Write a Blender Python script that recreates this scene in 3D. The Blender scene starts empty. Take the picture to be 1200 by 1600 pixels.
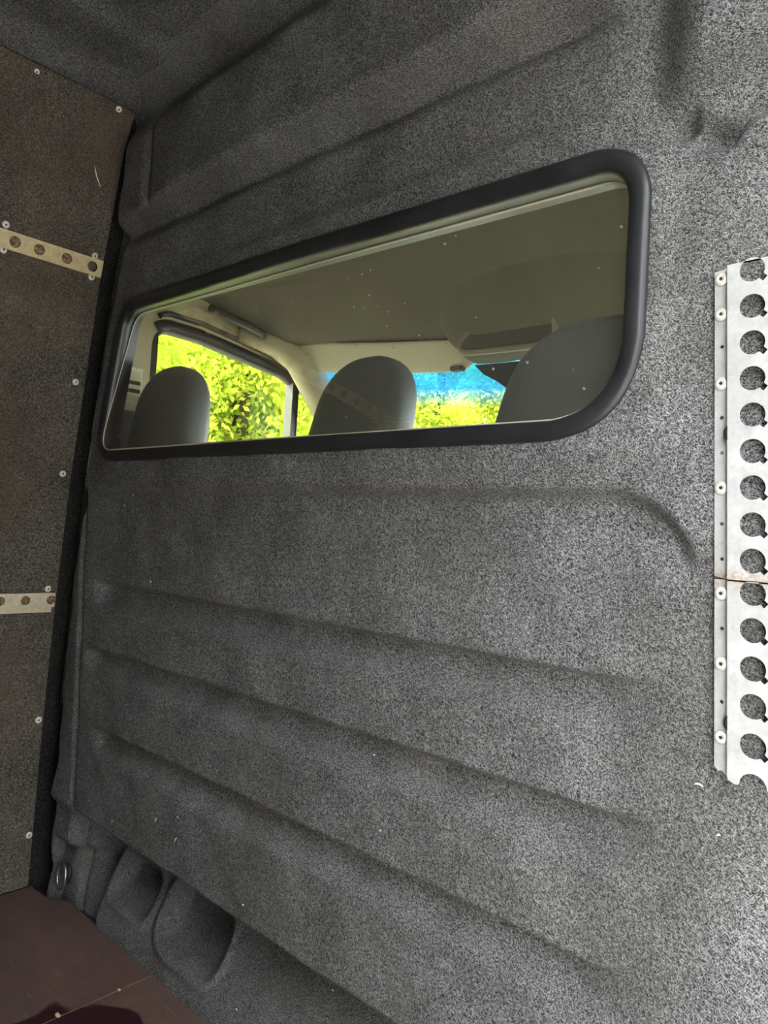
import bpy, bmesh, math, random
import numpy as np
from mathutils import Vector, Matrix

# ------------------------------------------------------------------ camera, world, sun, exposure
scn = bpy.context.scene
COL = scn.collection
CAM = np.array([0.0, -0.85, 0.94])
F = 1150.0                                  # focal length in pixels of a 1200x1600 frame
_mx = np.array([-1250.0, -45.0, F]); _mx /= np.linalg.norm(_mx)
_yy = np.array([1054.64, 93.28, F]); _yy -= _mx * (_yy @ _mx); _yy /= np.linalg.norm(_yy)
_R = np.array([-_mx, _yy, np.cross(-_mx, _yy)])     # rows: world axes in (right, down, forward)
cd = bpy.data.cameras.new('camera'); cam = bpy.data.objects.new('camera', cd); COL.objects.link(cam)
cd.sensor_width = 36.0; cd.sensor_fit = 'AUTO'; cd.lens = F / 1600.0 * 36.0
cd.clip_start = 0.02; cd.clip_end = 200
M4 = Matrix.Identity(4)
for i in range(3):
    M4[i][0] = _R[i, 0]; M4[i][1] = -_R[i, 1]; M4[i][2] = -_R[i, 2]; M4[i][3] = CAM[i]
cam.matrix_world = M4
scn.camera = cam

world = bpy.data.worlds.new('world'); scn.world = world; world.use_nodes = True
wb = world.node_tree.nodes['Background']
wb.inputs[0].default_value = (0.93, 0.97, 1.0, 1); wb.inputs[1].default_value = 3.6
sd = bpy.data.lights.new('sun', 'SUN'); sun = bpy.data.objects.new('sun', sd); COL.objects.link(sun)
sd.energy = 9.0; sd.angle = math.radians(2); sd.color = (1.0, 0.95, 0.82)
sun.rotation_euler = (Vector((-0.85, -0.75, 1.0))).to_track_quat('Z', 'Y').to_euler()
vs = scn.view_settings
vs.view_transform = 'Standard'; vs.look = 'None'; vs.gamma = 1.0; vs.use_curve_mapping = False
vs.exposure = 2.12

random.seed(7); rng = np.random.default_rng(7)
R = math.radians

# ------------------------------------------------------------------ helpers
def tag(o, label=None, cat=None, group=None, kind=None):
    if label: o['label'] = label
    if cat: o['category'] = cat
    if group: o['group'] = group
    if kind: o['kind'] = kind
    return o

def link(name, me, mat=None, parent=None, loc=None):
    o = bpy.data.objects.new(name, me); COL.objects.link(o)
    if mat is not None and me is not None:
        me.materials.clear(); me.materials.append(mat)
    if parent is not None: o.parent = parent
    if loc is not None: o.location = loc
    return o

def empty(name, loc=(0, 0, 0), rot=(0, 0, 0)):
    o = bpy.data.objects.new(name, None); COL.objects.link(o)
    o.location = loc; o.rotation_euler = rot; o.empty_display_size = 0.05
    return o

def mesh(name, v, f, smooth=True):
    me = bpy.data.meshes.new(name); me.from_pydata([tuple(p) for p in v], [], [tuple(q) for q in f]); me.update()
    if smooth: me.polygons.foreach_set('use_smooth', [True] * len(me.polygons))
    return me

def from_bm(name, bm, smooth=False):
    bmesh.ops.recalc_face_normals(bm, faces=bm.faces)
    me = bpy.data.meshes.new(name); bm.to_mesh(me); bm.free()
    if smooth: me.polygons.foreach_set('use_smooth', [True] * len(me.polygons))
    return me

def box_me(name, lo, hi, bev=0.0, seg=2, smooth=False):
    bm = bmesh.new(); bmesh.ops.create_cube(bm, size=1)
    for v in bm.verts:
        v.co = Vector([(lo[i] + hi[i]) / 2 + v.co[i] * (hi[i] - lo[i]) for i in range(3)])
    if bev > 0:
        bmesh.ops.bevel(bm, geom=list(bm.edges) + list(bm.verts), offset=bev, segments=seg, profile=0.5, affect='EDGES')
    return from_bm(name, bm, smooth)

def rounded(corners, radii, n=8):
    """closed polygon with rounded corners"""
    P = [np.array(c, float) for c in corners]; out = []
    for i, p in enumerate(P):
        a = P[i - 1] - p; b = P[(i + 1) % len(P)] - p
        la, lb = np.linalg.norm(a), np.linalg.norm(b); a /= la; b /= lb
        r = radii[i] if hasattr(radii, '__len__') else radii
        ang = math.acos(max(-1, min(1, a @ b)))
        t = min(r / math.tan(ang / 2), .48 * la, .48 * lb)
        p0 = p + a * t; p1 = p + b * t
        for k in range(n + 1):
            s = k / n
            out.append((1 - s) ** 2 * p0 + 2 * s * (1 - s) * (p * .82 + (p0 + p1) * .09) + s * s * p1)
    return out

def densify(poly, step):
    out = []
    for i, p in enumerate(poly):
        q = poly[(i + 1) % len(poly)]; d = np.linalg.norm(q - p); m = max(1, int(d / step))
        for k in range(m): out.append(p + (q - p) * k / m)
    return out

def normals2(path):
    n = len(path); out = []
    area = sum(path[i][0] * path[(i + 1) % n][1] - path[(i + 1) % n][0] * path[i][1] for i in range(n))
    sg = 1 if area > 0 else -1
    for i in range(n):
        t = path[(i + 1) % n] - path[i - 1]; t = t / (np.linalg.norm(t) + 1e-9)
        out.append(np.array([t[1], -t[0]]) * sg)
    return out

def sweep(name, path, prof, place, closed_prof=True):
    """ring: path 2-D closed, prof list of (outward, height); place(a, b, h) -> 3-D"""
    nn = normals2(path); V = []; Fc = []; m = len(prof); n = len(path)
    for p, q in zip(path, nn):
        for (o, h) in prof:
            c = p + q * o; V.append(place(c[0], c[1], h))
    for i in range(n):
        j = (i + 1) % n
        for k in range(m if closed_prof else m - 1):
            l = (k + 1) % m
            Fc.append((i * m + k, j * m + k, j * m + l, i * m + l))
    bm = bmesh.new(); vv = [bm.verts.new(v) for v in V]
    for f in Fc: bm.faces.new([vv[i] for i in f])
    return from_bm(name, bm, True)

def sheet(name, outer, holes, thick, place, bevel=0.0):
    """flat plate with real holes, made by a filled 2-D curve; place maps (a, b, h)"""
    cu = bpy.data.curves.new(name, 'CURVE'); cu.dimensions = '2D'; cu.fill_mode = 'BOTH'
    cu.extrude = thick / 2
    for poly in [outer] + holes:
        sp = cu.splines.new('POLY'); sp.points.add(len(poly) - 1); sp.use_cyclic_u = True
        for p, q in zip(sp.points, poly): p.co = (q[0], q[1], 0, 1)
    o = bpy.data.objects.new(name, cu); COL.objects.link(o)
    dg = bpy.context.evaluated_depsgraph_get()
    me = bpy.data.meshes.new_from_object(o.evaluated_get(dg))
    bpy.data.objects.remove(o); bpy.data.curves.remove(cu)
    for v in me.vertices: v.co = place(v.co.x, v.co.y, v.co.z)
    bm = bmesh.new(); bm.from_mesh(me); bmesh.ops.remove_doubles(bm, verts=bm.verts, dist=1e-5)
    bpy.data.meshes.remove(me)
    return from_bm(name, bm, False)

def disc(cx, cy, r, n=24, ry=None):
    return [np.array((cx + r * math.cos(2 * math.pi * k / n), cy + (ry or r) * math.sin(2 * math.pi * k / n))) for k in range(n)]

def loft(name, rings, smooth=True, cap=True):
    V = [p for r in rings for p in r]; n = len(rings[0]); Fc = []
    for i in range(len(rings) - 1):
        for k in range(n):
            l = (k + 1) % n
            Fc.append((i * n + k, i * n + l, (i + 1) * n + l, (i + 1) * n + k))
    bm = bmesh.new(); vv = [bm.verts.new(p) for p in V]
    for f in Fc: bm.faces.new([vv[i] for i in f])
    if cap:
        bm.faces.new(vv[:n]); bm.faces.new(vv[-n:])
    return from_bm(name, bm, smooth)

def superring(cx, cy, z, hw, hd, e=3.2, n=40):
    out = []
    for k in range(n):
        a = 2 * math.pi * k / n; c, s = math.cos(a), math.sin(a)
        out.append((cx + hw * math.copysign(abs(c) ** (2 / e), c), cy + hd * math.copysign(abs(s) ** (2 / e), s), z))
    return out

def tube(name, pts, r, n=10, closed=False):
    P = [Vector(p) for p in pts]; rings = []
    m = len(P)
    for i, p in enumerate(P):
        a = P[(i - 1) % m] if (closed or i > 0) else p; b = P[(i + 1) % m] if (closed or i < m - 1) else p
        t = (b - a).normalized(); u = t.orthogonal().normalized()
        if rings: u = (pu - t * pu.dot(t)).normalized()
        pu = u; w = t.cross(u)
        rr = r[i] if hasattr(r, '__len__') else r
        rings.append([p + (u * math.cos(2 * math.pi * k / n) + w * math.sin(2 * math.pi * k / n)) * rr for k in range(n)])
    if closed: rings.append(rings[0]); 
    return loft(name, rings, True, not closed)

def sstep(a, b, x):
    t = np.clip((x - a) / (b - a), 0, 1); return t * t * (3 - 2 * t)

def rbox(x, z, x0, x1, z0, z1, r):
    qx = np.abs(x - (x0 + x1) / 2) - (x1 - x0) / 2 + r; qz = np.abs(z - (z0 + z1) / 2) - (z1 - z0) / 2 + r
    return np.hypot(np.maximum(qx, 0), np.maximum(qz, 0)) + np.minimum(np.maximum(qx, qz), 0) - r

# ------------------------------------------------------------------ materials
def newmat(name):
    m = bpy.data.materials.new(name); m.use_nodes = True
    nt = m.node_tree; b = nt.nodes['Principled BSDF']
    return m, nt, b
def N(nt, t, **kw):
    n = nt.nodes.new(t)
    for k, v in kw.items():
        if hasattr(n, k): setattr(n, k, v)
        else: n.inputs[k].default_value = v
    return n
def ramp(nt, src, stops):
    r = nt.nodes.new('ShaderNodeValToRGB'); e = r.color_ramp.elements
    while len(e) < len(stops): e.new(0.5)
    for el, (p, c) in zip(e, stops):
        el.position = p; el.color = (c, c, c, 1) if not hasattr(c, '__len__') else (*c, 1)
    nt.links.new(src, r.inputs[0]); return r.outputs[0]
def mixc(nt, fac, a, b, mode='MIX'):
    n = nt.nodes.new('ShaderNodeMix'); n.data_type = 'RGBA'; n.blend_type = mode
    for s, v in ((n.inputs[0], fac), (n.inputs[6], a), (n.inputs[7], b)):
        if isinstance(v, (int, float)): s.default_value = v
        elif hasattr(v, 'is_linked'): nt.links.new(v, s)
        else: s.default_value = (*v, 1)
    return n.outputs[2]
def coords(nt): return nt.nodes.new('ShaderNodeTexCoord').outputs['Object']
def noise(nt, co, scale, detail=3, rough=.55, dist=0):
    n = N(nt, 'ShaderNodeTexNoise'); n.inputs['Scale'].default_value = scale; n.inputs['Detail'].default_value = detail
    n.inputs['Roughness'].default_value = rough; n.inputs['Distortion'].default_value = dist
    nt.links.new(co, n.inputs['Vector']); return n.outputs['Fac']

def carpet(name, dark, light, dirt, dirt_amt, axis=1, stops=(.53, .77), fine=900):
    m, nt, b = newmat(name); co = coords(nt)
    n3 = noise(nt, co, 9, 3, .6); n4 = noise(nt, co, 2.6, 4, .6); a = None
    for k, ang in enumerate((.35, 1.4, 2.5, .9)):          # short matted fibres lying in several directions
        rot = [0, 0, 0]; rot[axis] = ang
        st = [fine, fine, fine]; st[(axis + 1) % 3] = fine * .27
        mp = N(nt, 'ShaderNodeMapping'); mp.vector_type = 'TEXTURE' if False else 'POINT'
        m1 = N(nt, 'ShaderNodeMapping'); m1.inputs['Rotation'].default_value = rot; m1.inputs['Location'].default_value = (k * 3.1, k * 1.7, k * 2.3)
        mp.inputs['Scale'].default_value = st; nt.links.new(co, m1.inputs[0]); nt.links.new(m1.outputs[0], mp.inputs[0])
        nn = noise(nt, mp.outputs[0], 1.0, 1, .5, .6)
        if a is None: a = nn
        else:
            q = N(nt, 'ShaderNodeMath', operation='MAXIMUM'); nt.links.new(a, q.inputs[0]); nt.links.new(nn, q.inputs[1]); a = q.outputs[0]
    fib = ramp(nt, a, [(stops[0], 0.0), (stops[1], 1.0)])
    c = mixc(nt, fib, dark, light)
    d = ramp(nt, n4, [(.42, 0.0), (.68, dirt_amt)])
    c = mixc(nt, d, c, dirt, 'MIX')
    v = ramp(nt, n3, [(.3, .78), (.7, 1.15)])
    c = mixc(nt, 1.0, c, v, 'MULTIPLY')
    nt.links.new(c, b.inputs['Base Color'])
    b.inputs['Roughness'].default_value = 1.0; b.inputs['Specular IOR Level'].default_value = .1
    bp = N(nt, 'ShaderNodeBump'); bp.inputs['Strength'].default_value = .7; bp.inputs['Distance'].default_value = .002
    nt.links.new(a, bp.inputs['Height']); nt.links.new(bp.outputs[0], b.inputs['Normal'])
    return m
CARPET = carpet('grey_needle_felt', (.026, .026, .0265), (.43, .43, .425), (.095, .083, .062), .30)
CARPET_L = carpet('brown_dusty_felt', (.024, .022, .019), (.27, .245, .205), (.115, .084, .062), .6, 0, (.53, .77), 620)
CARPET_C = carpet('roof_felt', (.016, .016, .0165), (.38, .38, .375), (.10, .09, .08), .2, 2)
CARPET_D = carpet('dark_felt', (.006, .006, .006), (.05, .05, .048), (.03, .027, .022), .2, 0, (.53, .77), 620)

def plain(name, col, rough=.5, metal=0.0, bump=None, spec=.5, var=0.0, vscale=20):
    m, nt, b = newmat(name)
    b.inputs['Roughness'].default_value = rough; b.inputs['Metallic'].default_value = metal
    b.inputs['Specular IOR Level'].default_value = spec
    co = coords(nt)
    v = ramp(nt, noise(nt, co, vscale, 4), [(.3, 1 - var), (.7, 1 + var)])
    nt.links.new(mixc(nt, 1.0, col, v, 'MULTIPLY'), b.inputs['Base Color'])
    if bump:
        bp = N(nt, 'ShaderNodeBump'); bp.inputs['Strength'].default_value = bump[1]; bp.inputs['Distance'].default_value = bump[2]
        nt.links.new(noise(nt, co, bump[0], 2), bp.inputs['Height']); nt.links.new(bp.outputs[0], b.inputs['Normal'])
    return m

RUBBER = plain('black_window_rubber', (.022, .023, .025), .38, 0, (60, .15, .002), .5, .35, 14)
SEAL = plain('door_seal_rubber', (.02, .02, .019), .45, 0, None, .5, .2)
PLASTIC = plain('cream_trim_plastic', (.42, .37, .24), .6, 0, (300, .1, .0006), .35, .05, 6)
PLASTIC_L = plain('pale_trim_plastic', (.62, .57, .42), .55, 0, None, .35, .04, 6)
TRIM_D = plain('olive_lower_trim', (.10, .095, .07), .6, 0, None, .35, .1, 8)
HEADL = plain('olive_headliner', (.145, .132, .098), .95, 0, (500, .2, .0006), .1, .10, 5)
CONSOLE = plain('overhead_console_plastic', (.24, .215, .155), .7, 0, (400, .15, .0006), .3, .08, 6)
CAVITY = plain('console_dark_plastic', (.05, .047, .036), .55, 0, None, .4, .1)
DASH = plain('dashboard_plastic', (.04, .04, .042), .7, 0, (300, .2, .001), .3, .1)
DARKIN = plain('dark_painted_steel', (.02, .02, .021), .35, 0, None, .5, .3, 12)
CHROME = plain('lashing_eye_steel', (.30, .30, .29), .3, .85, None, .5, .3, 30)
WHITE = plain('rivet_metal', (.78, .76, .68), .38, .25, None, .5, .12, 90)
RIVHOLE = plain('rivet_dark_core', (.03, .028, .024), .6)
BODY = plain('van_body_paint', (.5, .5, .5), .4)
FRIT = plain('black_glass_frit', (.012, .014, .014), .35)
LINT = plain('lint', (.75, .72, .62), .9)
WOODCHIP = plain('wood_chip', (.7, .55, .36), .8)
BARK = plain('bark', (.07, .055, .035), .9, 0, (20, .8, .03), .2, .35, 6)

def leather():
    m, nt, b = newmat('black_grained_leather'); co = coords(nt)
    v = N(nt, 'ShaderNodeTexVoronoi', feature='DISTANCE_TO_EDGE'); v.inputs['Scale'].default_value = 260; nt.links.new(co, v.inputs['Vector'])
    bp = N(nt, 'ShaderNodeBump'); bp.inputs['Strength'].default_value = .35; bp.inputs['Distance'].default_value = .001
    nt.links.new(v.outputs['Distance'], bp.inputs['Height']); nt.links.new(bp.outputs[0], b.inputs['Normal'])
    b.inputs['Base Color'].default_value = (.115, .121, .127, 1); b.inputs['Roughness'].default_value = .5
    return m
LEATHER = leather()

def galv(name, rust=0.0, tint=(.62, .62, .60), band=None):
    m, nt, b = newmat(name); co = coords(nt)
    v = ramp(nt, noise(nt, co, 45, 5, .7), [(.25, .72), (.7, 1.1)])
    c = mixc(nt, 1.0, tint, v, 'MULTIPLY')
    sp = ramp(nt, noise(nt, co, 160, 3, .7), [(.60, 0.0), (.72, .35)])
    c = mixc(nt, sp, c, (.25, .23, .19))
    if rust:
        r = ramp(nt, noise(nt, co, 70, 5, .75), [(.52, 0.0), (.66, rust)])
        c = mixc(nt, r, c, (.25, .10, .03))
    if band is not None:
        sx = N(nt, 'ShaderNodeSeparateXYZ'); nt.links.new(co, sx.inputs[0])
        d = N(nt, 'ShaderNodeMath', operation='SUBTRACT'); nt.links.new(sx.outputs[2], d.inputs[0]); d.inputs[1].default_value = band
        d2 = N(nt, 'ShaderNodeMath', operation='ABSOLUTE'); nt.links.new(d.outputs[0], d2.inputs[0])
        near = ramp(nt, d2.outputs[0], [(.002, 1.0), (.016, 0.0)])
        r = ramp(nt, noise(nt, co, 130, 5, .8), [(.42, 0.0), (.60, .75)])
        c = mixc(nt, mixc(nt, 1.0, near, r, 'MULTIPLY'), c, (.33, .17, .08))
    nt.links.new(c, b.inputs['Base Color'])
    b.inputs['Metallic'].default_value = .25; b.inputs['Roughness'].default_value = .55
    return m
GALV = galv('galvanised_steel'); GALV_Y = galv('yellow_lit_galvanised_steel', .25, (.66, .55, .31))  # second steel: yellow cast of the light put into its tint, plus rust
def rusty():
    m, nt, b = newmat('rusty_plug'); co = coords(nt)
    v = noise(nt, co, 190, 4, .7)
    nt.links.new(ramp(nt, v, [(.35, (.05, .025, .012)), (.5, (.22, .12, .06)), (.68, (.5, .36, .22))]), b.inputs['Base Color'])
    b.inputs['Roughness'].default_value = .8
    bp = N(nt, 'ShaderNodeBump'); bp.inputs['Strength'].default_value = .8; bp.inputs['Distance'].default_value = .002
    nt.links.new(v, bp.inputs['Height']); nt.links.new(bp.outputs[0], b.inputs['Normal'])
    return m
RUSTY = rusty()
RUSTBAND = plain('rust_stain', (.33, .17, .08), .85, 0, (120, .5, .002), .2, .5, 60)

def plywood():
    m, nt, b = newmat('film_faced_plywood'); co = coords(nt)
    mp = N(nt, 'ShaderNodeMapping'); mp.inputs['Scale'].default_value = (1, 1, 1); nt.links.new(co, mp.inputs[0])
    base = mixc(nt, ramp(nt, noise(nt, co, 7, 5, .65), [(.3, 0.0), (.7, 1.0)]), (.10, .062, .053), (.17, .105, .085))
    # pale scuffs, stretched along the loading direction
    ms = N(nt, 'ShaderNodeMapping'); ms.inputs['Scale'].default_value = (6, 40, 1); ms.inputs['Rotation'].default_value = (0, 0, .5); nt.links.new(co, ms.inputs[0])
    sc = ramp(nt, noise(nt, ms.outputs[0], 1.6, 4, .7), [(.58, 0.0), (.74, .5)])
    c = mixc(nt, sc, base, (.25, .19, .15))
    # wet stain with a wavy rim, lying on the right-hand board
    gx = N(nt, 'ShaderNodeSeparateXYZ'); nt.links.new(co, gx.inputs[0])
    dx = N(nt, 'ShaderNodeVectorMath', operation='DISTANCE'); dx.inputs[1].default_value = (-1.20, -.19, -.03)
    wv = N(nt, 'ShaderNodeTexNoise'); wv.inputs['Scale'].default_value = 14; wv.inputs['Detail'].default_value = 3; nt.links.new(co, wv.inputs['Vector'])
    ad = N(nt, 'ShaderNodeVectorMath', operation='MULTIPLY_ADD'); nt.links.new(wv.outputs['Color'], ad.inputs[0]); ad.inputs[1].default_value = (.11, .11, 0)
    nt.links.new(co, ad.inputs[2]); nt.links.new(ad.outputs[0], dx.inputs[0])
    wet = ramp(nt, dx.outputs['Value'], [(.185, 1.0), (.195, 0.0)])
    c = mixc(nt, wet, c, (.035, .013, .016))
    nt.links.new(c, b.inputs['Base Color'])
    rr = N(nt, 'ShaderNodeMix'); rr.inputs[2].default_value = .55; rr.inputs[3].default_value = .3
    nt.links.new(wet, rr.inputs[0]); nt.links.new(rr.outputs[0], b.inputs['Roughness'])
    return m
PLY = plywood()
PLYEDGE = plain('plywood_edge', (.42, .27, .15), .8, 0, None, .3, .2, 30)

def glass(name, tint, dirt=0.0, ior=1.45):
    m = bpy.data.materials.new(name); m.use_nodes = True; nt = m.node_tree; nt.nodes.clear()
    out = N(nt, 'ShaderNodeOutputMaterial'); mx = N(nt, 'ShaderNodeMixShader'); fr = N(nt, 'ShaderNodeFresnel')
    ge = N(nt, 'ShaderNodeNewGeometry'); io = N(nt, 'ShaderNodeMix'); io.inputs[2].default_value = ior; io.inputs[3].default_value = 1 / ior
    nt.links.new(ge.outputs['Backfacing'], io.inputs[0]); nt.links.new(io.outputs[0], fr.inputs[0])   # a thin pane reflects alike from both sides
    tr = N(nt, 'ShaderNodeBsdfTransparent'); tr.inputs[0].default_value = (*tint, 1)
    gl = N(nt, 'ShaderNodeBsdfGlossy'); gl.inputs['Roughness'].default_value = 0.0; gl.inputs[0].default_value = (1, 1, 1, 1)
    nt.links.new(fr.outputs[0], mx.inputs[0]); nt.links.new(tr.outputs[0], mx.inputs[1]); nt.links.new(gl.outputs[0], mx.inputs[2])
    last = mx.outputs[0]
    if dirt:
        co = coords(nt)
        vo = N(nt, 'ShaderNodeTexVoronoi'); vo.inputs['Scale'].default_value = 34; nt.links.new(co, vo.inputs['Vector'])
        sp = ramp(nt, vo.outputs['Distance'], [(.06, 1.0), (.085, 0.0)])
        sc = N(nt, 'ShaderNodeMapping'); sc.inputs['Rotation'].default_value = (0, .7, 0); sc.inputs['Scale'].default_value = (9, 9, 160); nt.links.new(co, sc.inputs[0])
        s2 = ramp(nt, noise(nt, sc.outputs[0], 1.0, 3, .7), [(.73, 0.0), (.76, .4)])
        ft = mixc(nt, 1.0, sp, s2, 'ADD')
        dm = N(nt, 'ShaderNodeMixShader'); df = N(nt, 'ShaderNodeBsdfDiffuse'); df.inputs[0].default_value = (.75, .72, .6, 1)
        k = N(nt, 'ShaderNodeMath', operation='MULTIPLY_ADD'); nt.links.new(ft, k.inputs[0]); k.inputs[1].default_value = dirt; k.inputs[2].default_value = .015
        nt.links.new(k.outputs[0], dm.inputs[0]); nt.links.new(last, dm.inputs[1]); nt.links.new(df.outputs[0], dm.inputs[2]); last = dm.outputs[0]
    nt.links.new(last, out.inputs[0]); return m
GLASS = glass('bulkhead_glass', (.975, .968, .915), .35)
GLASS_C = glass('door_glass', (.93, .97, .90), 0.0, 1.12)
def screen_glass():
    m = glass('windscreen_glass_with_blue_shade_band', (.93, .97, .92)); nt = m.node_tree
    out = [n for n in nt.nodes if n.type == 'OUTPUT_MATERIAL'][0]; last = out.inputs[0].links[0].from_socket
    sx = N(nt, 'ShaderNodeSeparateXYZ'); nt.links.new(coords(nt), sx.inputs[0])
    mr = N(nt, 'ShaderNodeMapRange'); mr.inputs[1].default_value = 1.335; mr.inputs[2].default_value = 1.385; nt.links.new(sx.outputs[2], mr.inputs[0])
    tr = N(nt, 'ShaderNodeBsdfTransparent'); tr.inputs[0].default_value = (.03, .24, .66, 1)
    tl = N(nt, 'ShaderNodeBsdfTranslucent'); tl.inputs[0].default_value = (.01, .10, .28, 1)
    ms = N(nt, 'ShaderNodeMixShader'); ms.inputs[0].default_value = .35
    nt.links.new(tr.outputs[0], ms.inputs[1]); nt.links.new(tl.outputs[0], ms.inputs[2])
    m2 = N(nt, 'ShaderNodeMixShader'); nt.links.new(mr.outputs[0], m2.inputs[0]); nt.links.new(last, m2.inputs[1]); nt.links.new(ms.outputs[0], m2.inputs[2])
    nt.links.new(m2.outputs[0], out.inputs[0]); return m
GLASS_W = screen_glass()

def leafmat(name, c1, c2):
    m = bpy.data.materials.new(name); m.use_nodes = True; nt = m.node_tree; nt.nodes.clear()
    out = N(nt, 'ShaderNodeOutputMaterial'); mx = N(nt, 'ShaderNodeMixShader'); mx.inputs[0].default_value = .55
    df = N(nt, 'ShaderNodeBsdfDiffuse'); tl = N(nt, 'ShaderNodeBsdfTranslucent')
    c = ramp(nt, noise(nt, coords(nt), 3.5, 3), [(.32, c1), (.68, c2)])
    nt.links.new(c, df.inputs[0]); nt.links.new(c, tl.inputs[0])
    nt.links.new(df.outputs[0], mx.inputs[1]); nt.links.new(tl.outputs[0], mx.inputs[2]); nt.links.new(mx.outputs[0], out.inputs[0]); return m
LEAF = leafmat('spring_leaves', (.27, .40, .03), (.72, .74, .12))
GRASS = plain('grass_ground', (.16, .2, .06), .95, 0, (30, .6, .05), .1, .4, 3)
GRAVEL = plain('gravel_yard', (.36, .35, .335), .95, 0, (60, .5, .02), .1, .15, 8)

# ------------------------------------------------------------------ van cargo space: profiles
WZ = [-.05, .4, .73, 1.04, 1.27, 1.40, 1.55, 1.67, 1.79, 1.88, 1.93, 1.97]
WX = [-1.935, -1.915, -1.89, -1.853, -1.812, -1.79, -1.764, -1.728, -1.70, -1.665, -1.62, -1.5]
def xw(z): return np.interp(z, WZ, WX)
FLOOR_Z = -.03
EZ = [-.03, .3, .8, 1.0, 1.15, 1.4, 1.6, 1.75, 1.95]
EX = [-1.76, -1.76, -1.785, -1.80, -1.785, -1.735, -1.685, -1.655, -1.62]
WIN = rounded([(-1.735, 1.08), (-.376, 1.080), (-.378, 1.413), (-1.652, 1.438)], [.055, .105, .06, .06], 12)
WIN = densify(WIN, .03)

def inside(poly, x, z):
    res = np.zeros(x.shape, bool); n = len(poly)
    for i in range(n):
        (x0, z0), (x1, z1) = poly[i], poly[(i + 1) % n]
        c = ((z0 > z) != (z1 > z)) & (x < (x1 - x0) * (z - z0) / (z1 - z0 + 1e-12) + x0)
        res ^= c
    return res

def wfac(x): return .30 + .70 * sstep(-1.75, -.85, np.asarray(x, float))

def bulk_h(x, z):
    """how far the felt-covered bulkhead stands proud towards the load space"""
    xe = np.interp(z, EZ, EX); w = xw(z)
    h = np.zeros_like(x)
    # raised surround above / right of the recessed lower panel
    d = rbox(x, z, -1.95, -.300, .12, .995, .105)
    lowr = 1 - sstep(.895, .965, z)
    sur = wfac(x)
    h += .019 * sur * (sstep(-.004, .017, d) * (1 - lowr) + sstep(-.13, .07, d) * lowr)
    # swages
    for zt, xr, xl in ((.783, -.315, -1.735), (.622, -.315, -1.755), (.440, -.330, -1.70)):
        u = zt - z + .012 * sstep(-.42, -.31, x)
        g = sstep(0, .011, u) * (1 - sstep(.030, .078, u))
        h -= .0195 * g * sstep(xl, xl + .07, x) * (1 - sstep(xr - .13, xr + .01, x))
    # broad bead round the window
    q = rbox(x, z, -1.74, -.345, 1.03, 1.475, .09)
    h += .006 * sur * (1 - sstep(-.012, .02, q))
    # upper panel hangs proud above a soft crease
    up = sstep(1.595, 1.645, z) * (1 - sstep(1.80, 1.885, z)) * (1 - sstep(-.44, -.38, x))
    h += .046 * up * (.55 + .45 * sstep(-1.7, -1.3, x))
    h += .075 * np.clip((z - 1.875) / .06, 0, 1) ** 2
    h -= .018 * np.exp(-((z - 1.612) / .020) ** 2) * (1 - sstep(-.48, -.40, x))
    # vertical groove of the corner column, upper panel
    h -= .008 * np.exp(-((x + 1.525 + .02 * (z - 1.7)) / .016) ** 2) * sstep(1.60, 1.66, z) * (1 - sstep(1.84, 1.9, z))
    # right pillar cover
    pil = sstep(-.385, -.295, x) * sstep(1.445, 1.495, z)
    h += .038 * pil
    h -= .008 * np.exp(-((x + .360) / .026) ** 2) * sstep(1.40, 1.50, z)
    h -= .020 * np.exp(-((x + .330) / .016) ** 2 - ((z - 1.425) / .012) ** 2)
    h -= .028 * np.exp(-((x + .297) / .020) ** 2 - ((z - 1.405) / .013) ** 2)
    h += .008 * np.exp(-((x + .305) / .016) ** 2 - ((z - 1.435) / .010) ** 2)
    arch = np.abs(np.hypot((x + .243) / .040, (z - 1.385) / .035) - 1)
    h -= .012 * np.exp(-(arch / .22) ** 2) * (z > 1.385)
    # left corner column
    t = np.clip((xe - x) / np.maximum(xe - w, .02), 0, 1)
    wob = .006 * np.sin(z * 21 + 1) + .005 * np.sin(z * 47)
    rec = sstep(1.0, 1.10, z) * (1 - .75 * sstep(1.50, 1.70, z))
    h -= .010 * np.exp(-((x - xe + .004) / .009) ** 2) * (1 - sstep(1.7, 1.8, z))
    h -= .055 * rec * sstep(.0, .035, xe - x) * (1 - sstep(1.84, 1.9, z))
    h -= .012 * (1 - rec) * sstep(.0, 1.0, t) * sstep(.15, .35, z)
    h -= .045 * sstep(.0, .02, (w + .050 + wob) - x) * (1 - sstep(1.74, 1.84, z))
    # overhang along the foot and the pressed wells under it
    ft = 1 - sstep(.190, .222, z)
    crn = sstep(-1.80, -1.70, x)
    h -= .104 * ft * crn + .018 * ft * (1 - crn)
    h += .068 * (1 - sstep(-.03, .17, z)) * crn
    for x0, x1, z0, z1, dep, rr in ((-1.64, -1.47, .045, .135, .040, .03), (-1.42, -1.20, .030, .150, .042, .045)):
        dw = rbox(x, z, x0, x1, z0, z1, rr)
        h -= dep * (1 - sstep(-.030, .006, dw))
        h += .006 * np.exp(-((dw - .012) / .010) ** 2)
    dp = rbox(x, z, -1.875, -1.655, -.08, .12, .03)
    h -= .026 * (1 - sstep(-.022, .002, dp))
    # slow waviness of a hand-laid lining
    h += .0016 * np.sin(x * 9 + z * 4) * np.sin(z * 7 - x * 3) + .0010 * np.sin(x * 23 - z * 17) + .0008 * np.sin(x * 41 + z * 31)
    return np.maximum(h, -.125 + .098 * sstep(1.0, 1.22, z))

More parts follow.
